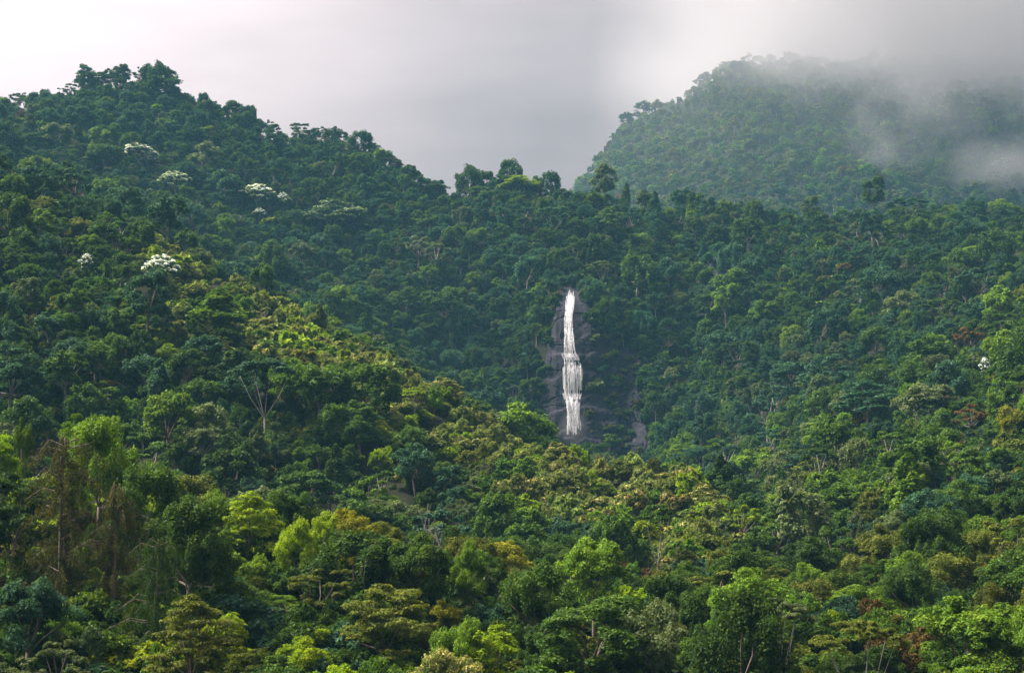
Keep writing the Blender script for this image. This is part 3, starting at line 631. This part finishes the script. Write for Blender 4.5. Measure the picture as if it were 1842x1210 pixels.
# right slope
S(1560, 690, 130, 12, 'layered', 'bluish green', 280, 400, 'wide dark bluish umbrella tree casting a black hollow on the slope', 1)
S(1745, 582, 62, 10, 'open', 'rusty', 300, 420, 'rusty brown airy tree high on the slope opposite the waterfall', 0)
S(1518, 472, 30, 7, 'round', 'rusty', 380, 470, 'small orange brown crown below the skyline of the far slope', 1)
S(1745, 722, 56, 9, 'open', 'rusty', 240, 330, 'rusty tree low on the slope opposite the waterfall', 1)
S(1815, 725, 50, 9, 'round', 'yellow green', 240, 330, 'yellowish tree at the frame edge beside the low rusty tree', 0)
S(395, 520, 110, 12, 'cone', 'fresh green', 330, 398, 'big soft light green conical tree on the spur slope', 0)
S(105, 216, 56, 15, 'tall', 'grey green', 480, 590, 'pale green poplar shaped tree on the back slope', 1)

# fill the slopes
GRID = {}
def free(x, y, z, r):
    k = (int(x // 4), int(y // 4)); R_ = int(r // 4) + 1
    for i in range(-R_, R_ + 1):
        for j in range(-R_, R_ + 1):
            for (a, b, c) in GRID.get((k[0] + i, k[1] + j), ()):
                if (a - x) ** 2 + (b - y) ** 2 + (c - z) ** 2 < r * r: return False
    return True
def occupy(x, y, z): GRID.setdefault((int(x // 4), int(y // 4)), []).append((x, y, z))
for t in trees: occupy(t['x'], t['y'], t['z'])
bushes = []
GUARD = []
for t in trees:
    p = proto(t['kind'], t['var'], 0); H_ = p['H'] * t['sz']
    for f in (0.93, 0.72, 0.5) if t['kind'] != 'conifer' else (0.93, 0.75, 0.55, 0.35, 0.2):
        for sx in (-0.6, 0, 0.6): a, b = project(t['x'] + sx * p['R'] * t['s'], t['y'], t['z'] + H_ * f); GUARD.append((float(a), float(b), t['y']))
for y in range(520, 776, 12): GUARD += [(1016.0, float(y), 622.0), (1028.0, float(y), 622.0), (1042.0, float(y), 622.0)]
GUARD = np.array(GUARD)
ROCKB = [(b, (min(p[0] for p in b), max(p[0] for p in b), min(p[1] for p in b), max(p[1] for p in b)), (540, 470, 470, 190, 480)[i]) for i, b in enumerate([CLIFF] + BARE)]
def on_rock(px, py, d, grow=0):
    for b, (x0, x1, y0, y1), lo in ROCKB:
        if x0 < px < x1 and y0 < py < y1 and d > lo and bool(in_poly(np.array([px]), np.array([py]), b)[0]): return True
    return False
tones = list(PAL)
def pick(r, w):
    ks = list(w); a = np.cumsum([w[k] for k in ks]); return ks[int(np.searchsorted(a, r * a[-1]))]
W_FAR = {'dark green': 5, 'deep green': 3.5, 'bluish green': 6, 'fresh green': 1.2, 'grey green': 2.6, 'olive': 1.0, 'brown': 0.4, 'rusty': 0.02, 'lime green': 0.2}
W_MID = {'dark green': 4.5, 'deep green': 5, 'bluish green': 1.6, 'fresh green': 2.0, 'grey green': 1.6, 'olive': 1.9, 'brown': 0.4, 'rusty': 0.02, 'lime green': 0.35, 'cream tipped': 0.35}
W_NEAR = {'dark green': 3.5, 'deep green': 4, 'fresh green': 3.2, 'olive': 3.2, 'lime green': 0.7, 'brown': 0.55, 'rusty': 0.02, 'grey green': 1.2, 'cream tipped': 0.6, 'yellow green': 0.25}
W_CREST = {'cream tipped': 3.5, 'pale green': 5, 'fresh green': 1.6, 'grey green': 0.8, 'olive': 1.0, 'lime green': 2.2}
W_KNOLL = {'fresh green': 4, 'lime green': 2.4, 'olive': 2.6, 'yellow green': 0.5, 'deep green': 2.2, 'pale green': 1.2}  # lime crest leaves, weighted brighter so the colour also carries the crest's light
W_DARK = {'dark green': 5, 'deep green': 3.4, 'bluish green': 3, 'fresh green': 0.8, 'grey green': 1.2, 'olive': 0.8, 'brown': 0.3}  # darker leaf mix: deepens the shadow on the lower spur face by colour
W_MT = {'bluish green': 3, 'grey green': 3.2, 'fresh green': 2.6, 'deep green': 3, 'olive': 2.2, 'brown': 0.5, 'cream tipped': 0.5, 'dark green': 2.0}
K_GEN = {'round': 5, 'tall': 2.4, 'draped': 2.6, 'layered': 0.8, 'umbrella': 0.12, 'open': 1.2, 'cone': 0.25, 'fern': 0.25}
K_MT = {'round': 4, 'layered': 2, 'open': 1.2, 'draped': 0.8, 'tall': 0.6}
UM = 0.385
def pick_size(r): return float(np.interp(r, [0, 0.45, 0.8, 0.94, 1.0], [0.45, 0.85, 1.2, 1.5, 1.95]))
def dB_of(u): return np.interp(u, KU[3][0], KU[3][1])
def scatter(n, dlo, dhi, spacing, bush=False):
    # candidates spread evenly over the ground, more on steep slopes
    d = np.sqrt(rng.uniform(dlo ** 2, dhi ** 2, n)); u = rng.uniform(-UM, UM, n)
    x = u * d; z = ground(u, d); e = 1.5
    gx = (ground((x + e) / d, d) - z) / e; gy = (ground(x / (d + e), d + e) - z) / e
    ok = rng.rand(n) < np.sqrt(1 + np.minimum(gx ** 2 + gy ** 2, 6)) / 2.6
    pxs, pys = project(x, d, z + 3); vis = ~((d > 1000) & (pxs < 960))
    for i in np.nonzero(ok & vis)[0]:
        X, Y, Zg = float(x[i]), float(d[i]), float(z[i]); px, py = float(pxs[i]), float(pys[i])
        if on_rock(px, py, Y) and (not bush or rng.rand() < 0.93): continue
        if Y > 470 and not bush and any(on_rock(px + a_, py - b_ * FPX / Y, Y) for a_, b_ in ((0, 10), (0, 5), (14, 4), (-14, 4), (14, 8), (-14, 8))): continue
        if bush and Y > 540 and 1000 < px < 1058 and 500 < py < 790: continue
        db_ = Y - float(dB_of(u[i])); crest = -84 + 44 * rng.rand() < db_ < 14 and 250 < px < 1330
        shrubby = crest or (1380 < px < 1530 and 380 < py < 560 and Y < 720) or (1080 < px < 1300 and 640 < py < 760)
        hs = pick_size(rng.rand()) * (0.42 if crest else 0.55 if shrubby else 1.0) * float(np.interp(Y, [100, 300, 600, 1200], [0.62, 0.76, 0.92, 0.85]))
        sp = spacing * (0.62 + 0.6 * hs) * (1 if not bush else 0.8)
        if -110 < db_ < 0 and px < 1330 and not crest: hs = min(hs, 1.3)
        if not free(X, Y, Zg, sp): continue
        if not bush:
            gr = 4.3 * hs * FPX / Y; top = project(X, Y, Zg + 12.5 * hs)[1]; gm_ = (GUARD[:, 2] > Y) & (np.abs(GUARD[:, 0] - px) < gr) & (GUARD[:, 1] > top)
            if gm_.any(): hs *= 0.45; gr *= 0.45; top = project(X, Y, Zg + 12.5 * hs)[1]; gm_ = (GUARD[:, 2] > Y) & (np.abs(GUARD[:, 0] - px) < gr) & (GUARD[:, 1] > top)
            if gm_.any(): continue
        if bush: bushes.append(dict(x=X, y=Y, z=Zg - 0.3, s=rng.uniform(0.7, 1.7), sz=rng.uniform(0.7, 1.8), rot=rng.uniform(0, 6.28), kind='bush', var=int(rng.randint(2)), tone=pick(rng.rand(), W_CREST if crest else (W_FAR if Y > 400 else W_MID)))); occupy(X, Y, Zg + 40000); continue
        pal = W_MT if Y > 1000 else W_CREST if crest else W_KNOLL if 128 < Y < 178 and px < 900 else W_DARK if 190 < Y and db_ < -60 and px < 1250 else W_FAR if Y > 430 else W_MID if Y > 200 else W_NEAR
        kind = pick(rng.rand(), K_MT if Y > 1000 else K_GEN)
        # neighbouring trees lean to one palette patch by patch
        tone = pick((rng.rand() * 0.7 + 0.3 * (vnoise(X / 30 + 90, Y / 30) + 0.5)) % 1.0, pal)
        trees.append(dict(x=X, y=Y, z=Zg - 0.4, s=hs * rng.uniform(0.8, 1.15), sz=hs * rng.uniform(0.8, 1.2), rot=rng.uniform(0, 6.28), kind=kind, var=int(rng.randint(KINDS_V[kind])), tone=tone, sp=False))
        occupy(X, Y, Zg)
scatter(20000, 78, 240, 3.3)
scatter(62000, 240, 880, 3.5)
scatter(60000, 1090, 1760, 4.0)
GRID.clear()
scatter(8000, 75, 240, 2.8, True)
scatter(34000, 240, 860, 3.4, True)
# grassy shrubs clinging to the cliff benches
for px, py in [(1125, 650), (1140, 668), (1120, 672), (1150, 690), (1108, 742), (1122, 750), (1135, 742), (1098, 728), (1112, 770), (1092, 768), (1130, 786), (1088, 644), (1100, 634), (1072, 690), (1086, 700), (1140, 720), (1155, 715), (1190, 742), (1060, 704), (1064, 742), (1070, 776), (1120, 800), (1100, 798), (1150, 640), (1112, 690), (1200, 690), (1222, 688), (1176, 698), (1132, 705), (1104, 712), (1048, 516), (1056, 522), (1060, 540), (1064, 560), (1076, 590), (1092, 604), (1112, 620)] :
    for q in range(3):
        a, b = px + rng.uniform(-10, 10), py + rng.uniform(-7, 7); d = float(depth_at(a, b)) - 1.2 - float(rock_front(np.array([a]), np.array([b]))[0]); pt = px_point(a, b, d + 0.4); s = rng.uniform(0.25, 0.85)
        bushes.append(dict(x=float(pt[0]), y=float(pt[1]), z=float(pt[2]) - 1.0 * s, s=s, sz=s, rot=rng.uniform(0, 6.28), kind='bush', var=q % 2, tone=pick(rng.rand(), {'olive': 3, 'deep green': 2, 'brown': 1, 'grey green': 2})))

# ------------------------------------------------------------------ which trees show largest: front-to-back coverage of the photo
GW, GH = 614, 403; cov = np.zeros((GH, GW), bool)
for t in trees + bushes:
    p = proto(t['kind'], t['var'], 2); t['H'] = p['H'] * t['sz']; t['R'] = p['R'] * t['s']
    t['px'], t['py'] = map(float, project(t['x'], t['y'], t['z'] + t['H'] * (0.68 if t['kind'] != 'bush' else 0.5))); t['vis'] = 0
    t['pr'] = t['R'] * 0.85 * FPX / t['y']; t['ph'] = t['H'] * 0.33 * FPX / t['y']
for t in sorted(trees + bushes, key=lambda q: q['y']):
    cx, cyy, rx, ry = t['px'] / 3, t['py'] / 3, t['pr'] / 3, t['ph'] / 3
    x0, x1, y0, y1 = max(0, int(cx - rx)), min(GW, int(cx + rx) + 1), max(0, int(cyy - ry)), min(GH, int(cyy + ry) + 1)
    t['out'] = x0 >= x1 or y0 >= y1
    if t['out']: continue
    yy, xx = np.mgrid[y0:y1, x0:x1]; m = ((xx + .5 - cx) / rx) ** 2 + ((yy + .5 - cyy) / ry) ** 2 < 1
    t['vis'] = int((m & ~cov[y0:y1, x0:x1]).sum()); cov[y0:y1, x0:x1] |= m
# most of what stands wholly behind other crowns is left out
hid = np.random.RandomState(5).rand(len(trees) + len(bushes))
trees = [t for t, h in zip(trees, hid) if t['sp'] or t['vis'] > 0 or (t['out'] and abs(t['px'] - 921) < 1500) or h < 0.2]
bushes = [t for t, h in zip(bushes, hid[::-1]) if t['vis'] > 0 or t['out'] or h < 0.15]
nsp = sum(t['sp'] for t in trees)
rest = sorted([t for t in trees if not t['sp']], key=lambda q: -q['vis'])
single = [t for t in trees if t['sp']] + rest[:300 - nsp]
mass = rest[300 - nsp:]

# ------------------------------------------------------------------ labels that single each tree out
FORM = {'round': 'rounded', 'tall': 'tall crowned', 'draped': 'vine draped', 'layered': 'tiered', 'umbrella': 'flat topped', 'cone': 'conical', 'open': 'loose crowned', 'fern': 'feathery fern', 'bush': 'bushy'}
NAME = {'round': 'broadleaf_tree', 'tall': 'broadleaf_tree', 'draped': 'vine_draped_tree', 'layered': 'tiered_tree', 'umbrella': 'umbrella_tree', 'cone': 'conical_tree', 'open': 'broadleaf_tree', 'fern': 'tree_fern', 'silver': 'silver_leaved_tree', 'conifer': 'conifer_tree', 'bare': 'bare_tree'}
def zone(t):
    px, py, d = t['px'], t['py'], t['y']
    if d < 200:
        if py > 1110: return ('at the bottom under the brown conifer', 'at the bottom under the pointed yellow tree', 'at the bottom below the ravine', 'at the bottom by the ivy clad dome', 'at the bottom near the white branched tree')[0 if px < 380 else 1 if px < 820 else 2 if px < 1180 else 3 if px < 1440 else 4]
        return ('around the brown conifer', 'near the lime ridge crowns', 'around the pointed yellow tree', 'by the dark ravine mouth', 'behind the ivy clad dome', 'above the white branched tree')[0 if px < 300 else 1 if px < 560 else 2 if px < 840 else 3 if px < 1180 else 4 if px < 1440 else 5]
    if d < 275 and px > 1330: return 'on the lower slope above the white branched tree'
    if d < float(dB_of((px - 921) / FPX)) + 12 and px < 1400: return ('on the spur below the white trees', 'on the middle of the spur face', 'on the spur between crest and ravine', 'on the spur end below the waterfall')[0 if px < 400 else 1 if px < 760 else 2 if px < 1000 else 3]
    if d > 1000: return 'on the misty mountain'
    return ('on the back slope', 'on the wall left of the waterfall', 'on the wall right of the waterfall', 'on the slope opposite the spur')[0 if px < 640 else 1 if px < 1030 else 2 if px < 1330 else 3]
ORD = ['first', 'second', 'third', 'fourth', 'fifth', 'sixth', 'seventh', 'eighth', 'ninth', 'tenth', 'eleventh', 'twelfth', 'thirteenth', 'fourteenth', 'fifteenth']
bucket = {}
for t in single:
    if t['sp']: continue
    bucket.setdefault((t['tone'], FORM[t['kind']], zone(t)), []).append(t)
for (tone, form, zn), ts in bucket.items():
    ts.sort(key=lambda q: q['px'])
    for i, t in enumerate(ts):
        if len(ts) == 1: t['label'] = f'{tone} {form} tree {zn}'
        elif len(ts) == 2: t['label'] = f'{("left", "right")[i]} one of two {tone} {form} trees {zn}'
        else: t['label'] = f'{ORD[i]} from left of {tone} {form} trees {zn}'
        if len(t['label'].split()) > 16: t['label'] = t['label'].replace('the ', '')
        t['label'] = t['label'].replace('at the bottom near the white branched', 'at bottom near the white branched').replace('at the bottom under the pointed', 'at bottom under the pointed').replace('on the lower slope above', 'on the slope above')
        t['group'] = 'trees ' + zn

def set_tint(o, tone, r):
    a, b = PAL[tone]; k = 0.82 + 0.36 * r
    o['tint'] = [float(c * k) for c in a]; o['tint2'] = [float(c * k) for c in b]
def lod_of(d): return 0 if d < 215 else 1 if d < 1000 else 2
for t in single:
    p = proto(t['kind'], t['var'], lod_of(t['y']))
    e = bpy.data.objects.new(NAME[t['kind']], None); COL.objects.link(e)
    e.location = (t['x'], t['y'], t['z']); e.rotation_euler = (0, 0, t['rot']); e.scale = (t['s'], t['s'], t['sz']); e.empty_display_size = 0.5
    e['label'] = t['label']; e['category'] = 'tree'
    if t.get('group'): e['group'] = t['group']
    r = rng.rand()
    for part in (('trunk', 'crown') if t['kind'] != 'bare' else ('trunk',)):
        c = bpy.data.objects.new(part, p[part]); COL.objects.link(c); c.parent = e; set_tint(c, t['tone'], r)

# ------------------------------------------------------------------ the uncountable rest: one forest, one undergrowth
def mass_object(name, items, label):
    n = len(items); me = bpy.data.meshes.new(name)
    me.vertices.add(n); me.vertices.foreach_set('co', np.array([(t['x'], t['y'], t['z']) for t in items], np.float32).ravel())
    keys = {}
    for t in items: keys.setdefault((t['kind'], t['var'], lod_of(t['y']) if t['kind'] != 'bush' else (0 if t['y'] < 190 else 1 if t['y'] < 330 else 2)), len(keys))
    kid = np.array([keys[(t['kind'], t['var'], lod_of(t['y']) if t['kind'] != 'bush' else (0 if t['y'] < 190 else 1 if t['y'] < 330 else 2))] for t in items], np.int32)
    tn = np.array([PAL[t['tone']] for t in items]) * rng.uniform(0.75, 1.2, n)[:, None, None] * rng.uniform(0.92, 1.08, (n, 1, 3))
    def att(nm, ty, arr, f): a = me.attributes.new(nm, ty, 'POINT'); a.data.foreach_set(f, np.ascontiguousarray(arr).ravel())
    att('kid', 'INT', kid, 'value')
    att('rot', 'FLOAT_VECTOR', np.array([(rng.normal() * 0.05, rng.normal() * 0.05, t['rot']) for t in items], np.float32), 'vector')
    att('scl', 'FLOAT_VECTOR', np.array([(t['s'], t['s'], t['sz']) for t in items], np.float32), 'vector')
    att('tint', 'FLOAT_VECTOR', tn[:, 0].astype(np.float32), 'vector'); att('tint2', 'FLOAT_VECTOR', tn[:, 1].astype(np.float32), 'vector')
    me.update(); o = bpy.data.objects.new(name, me); COL.objects.link(o); o['kind'] = 'stuff'; o['label'] = label
    g = bpy.data.node_groups.new(name + '_nodes', 'GeometryNodeTree')
    g.interface.new_socket('Geometry', in_out='INPUT', socket_type='NodeSocketGeometry'); g.interface.new_socket('Geometry', in_out='OUTPUT', socket_type='NodeSocketGeometry')
    gi = g.nodes.new('NodeGroupInput'); go = g.nodes.new('NodeGroupOutput'); jn = g.nodes.new('GeometryNodeJoinGeometry')
    def named(nm, ty):
        q = g.nodes.new('GeometryNodeInputNamedAttribute'); q.data_type = ty; q.inputs['Name'].default_value = nm; return q.outputs['Attribute']
    ki, ro, scn = named('kid', 'INT'), named('rot', 'FLOAT_VECTOR'), named('scl', 'FLOAT_VECTOR')
    e2r = g.nodes.new('FunctionNodeEulerToRotation'); g.links.new(ro, e2r.inputs[0])
    for key, i in keys.items():
        oi = g.nodes.new('GeometryNodeObjectInfo'); oi.inputs['Object'].default_value = joined_obj(*key); oi.inputs['As Instance'].default_value = False
        g2 = g.nodes.new('GeometryNodeGeometryToInstance'); g.links.new(oi.outputs['Geometry'], g2.inputs[0])
        cmpn = g.nodes.new('FunctionNodeCompare'); cmpn.data_type = 'INT'; cmpn.operation = 'EQUAL'; g.links.new(ki, cmpn.inputs[2]); cmpn.inputs[3].default_value = i
        ip = g.nodes.new('GeometryNodeInstanceOnPoints'); g.links.new(gi.outputs[0], ip.inputs['Points']); g.links.new(cmpn.outputs[0], ip.inputs['Selection'])
        g.links.new(oi.outputs['Geometry'], ip.inputs['Instance']); g.links.new(e2r.outputs[0], ip.inputs['Rotation']); g.links.new(scn, ip.inputs['Scale'])
        g.links.new(ip.outputs[0], jn.inputs[0])
    g.links.new(jn.outputs[0], go.inputs[0])
    md = o.modifiers.new('scatter', 'NODES'); md.node_group = g
    return o
mass_object('forest', mass, 'dense rainforest canopy covering the hills between the nearer trees')
mass_object('undergrowth', bushes, 'low leafy shrubs filling the gaps under the forest')

# ------------------------------------------------------------------ air: haze over the whole valley, cloud on the mountain
def box_mesh(name, a, b):
    v = [(x, y, z) for x in (a[0], b[0]) for y in (a[1], b[1]) for z in (a[2], b[2])]
    f = [(0, 1, 3, 2), (4, 6, 7, 5), (0, 4, 5, 1), (2, 3, 7, 6), (0, 2, 6, 4), (1, 5, 7, 3)]
    me = bpy.data.meshes.new(name); me.from_pydata(v, [], f); me.update(); return me
hz = bpy.data.objects.new('haze', box_mesh('haze', (-2000, -2000, ZMIN - 1.0), (2000, 2000, 720.0))); COL.objects.link(hz)
hz['kind'] = 'stuff'; hz['label'] = 'thin bluish haze filling the valley air'
m, t, o = mat('haze'); pv = N(t, 'ShaderNodeVolumePrincipled'); pv.inputs['Color'].default_value = (0.27, 0.68, 0.97, 1); pv.inputs['Density'].default_value = 0.000074
t.links.new(pv.outputs[0], o.inputs['Volume']); hz.data.materials.append(m)

def mist(name, a, b, build, label):
    o = bpy.data.objects.new(name, box_mesh(name, a, b)); COL.objects.link(o); o['kind'] = 'stuff'; o['label'] = label
    m, t, ou = mat(name); pv = N(t, 'ShaderNodeVolumePrincipled'); pv.inputs['Color'].default_value = (0.62, 0.61, 0.63, 1); pv.inputs['Anisotropy'].default_value = 0.6
    tc = N(t, 'ShaderNodeTexCoord'); sp_ = N(t, 'ShaderNodeSeparateXYZ'); t.links.new(tc.outputs['Object'], sp_.inputs[0])
    n = N(t, 'ShaderNodeTexNoise'); n.inputs['Scale'].default_value = 0.011; n.inputs['Detail'].default_value = 4; n.inputs['Roughness'].default_value = 0.55
    t.links.new(tc.outputs['Object'], n.inputs['Vector'])
    t.links.new(build(t, sp_, n.outputs[0]), pv.inputs['Density']); t.links.new(pv.outputs[0], ou.inputs['Volume']); o.data.materials.append(m)
    return o
def cap(t, s, n):      # cloud base sinks to the right; density grows upward, ragged by noise
    base = math_node(t, 'ADD', math_node(t, 'MULTIPLY', s.outputs[0], -0.42), 582.0)
    h = math_node(t, 'DIVIDE', math_node(t, 'SUBTRACT', s.outputs[2], base), 100.0)
    h = math_node(t, 'ADD', h, math_node(t, 'MULTIPLY', math_node(t, 'SUBTRACT', n, 0.5), 2.4))
    h = math_node(t, 'MINIMUM', math_node(t, 'MAXIMUM', h, 0.0), 1.0)
    e = math_node(t, 'MULTIPLY', math_node(t, 'ADD', s.outputs[0], -90.0), 1 / 170.0, True)
    up = math_node(t, 'MULTIPLY', math_node(t, 'SUBTRACT', 690.0, s.outputs[2]), 1 / 110.0, True)
    c_ = math_node(t, 'MULTIPLY', math_node(t, 'MULTIPLY', math_node(t, 'MULTIPLY', h, up), e), 0.010)
    return math_node(t, 'ADD', c_, math_node(t, 'MULTIPLY', math_node(t, 'MULTIPLY', math_node(t, 'SUBTRACT', 690.0, s.outputs[2]), 1 / 200.0, True), math_node(t, 'MULTIPLY', math_node(t, 'MULTIPLY', math_node(t, 'ADD', s.outputs[0], -30.0), 1 / 260.0, True), 0.0005)))
mist('cloud', (20, 1180, 200), (1000, 1950, 712), cap, 'grey cloud lying over the mountain top')
def wisp(t, s, n):
    def g(c, r):
        a = 0
        for i in range(3):
            q = math_node(t, 'DIVIDE', math_node(t, 'SUBTRACT', s.outputs[i], c[i]), r[i]); q = math_node(t, 'MULTIPLY', q, q); a = q if i == 0 else math_node(t, 'ADD', a, q)
        return math_node(t, 'MAXIMUM', math_node(t, 'SUBTRACT', 1.0, a), 0.0)
    k = math_node(t, 'ADD', g((315, 1215, 374), (66, 80, 36)), g((376, 1200, 332), (66, 80, 24)))
    k = math_node(t, 'MULTIPLY', k, math_node(t, 'MAXIMUM', math_node(t, 'MULTIPLY', math_node(t, 'SUBTRACT', n, 0.46), 7.0), 0.0))
    return math_node(t, 'MULTIPLY', k, 0.016)
mist('mist_wisp', (245, 1120, 300), (450, 1300, 415), wisp, 'small pale wisp of mist drifting in front of the mountain')
def spray(t, s, n):
    c = px_point(1031.0, 768.0, float(depth_at(1031, 768)) - 6.0); r = (6.5, 6.0, 8.0); a = None
    for i in range(3):
        q = math_node(t, 'DIVIDE', math_node(t, 'SUBTRACT', s.outputs[i], float(c[i])), r[i]); q = math_node(t, 'MULTIPLY', q, q); a = q if a is None else math_node(t, 'ADD', a, q)
    return math_node(t, 'MULTIPLY', math_node(t, 'MAXIMUM', math_node(t, 'SUBTRACT', 1.0, a), 0.0), 0.03)
sc_ = px_point(1031.0, 768.0, float(depth_at(1031, 768)) - 6.0)
mist('spray', tuple(sc_ - np.array([7.0, 6.5, 8.5])), tuple(sc_ + np.array([7.0, 6.5, 8.5])), spray, 'soft white spray hanging at the foot of the waterfall')
print('trees', len(trees), 'single', len(single), 'mass', len(mass), 'bushes', len(bushes), 'z', ZMIN, ZMAX)
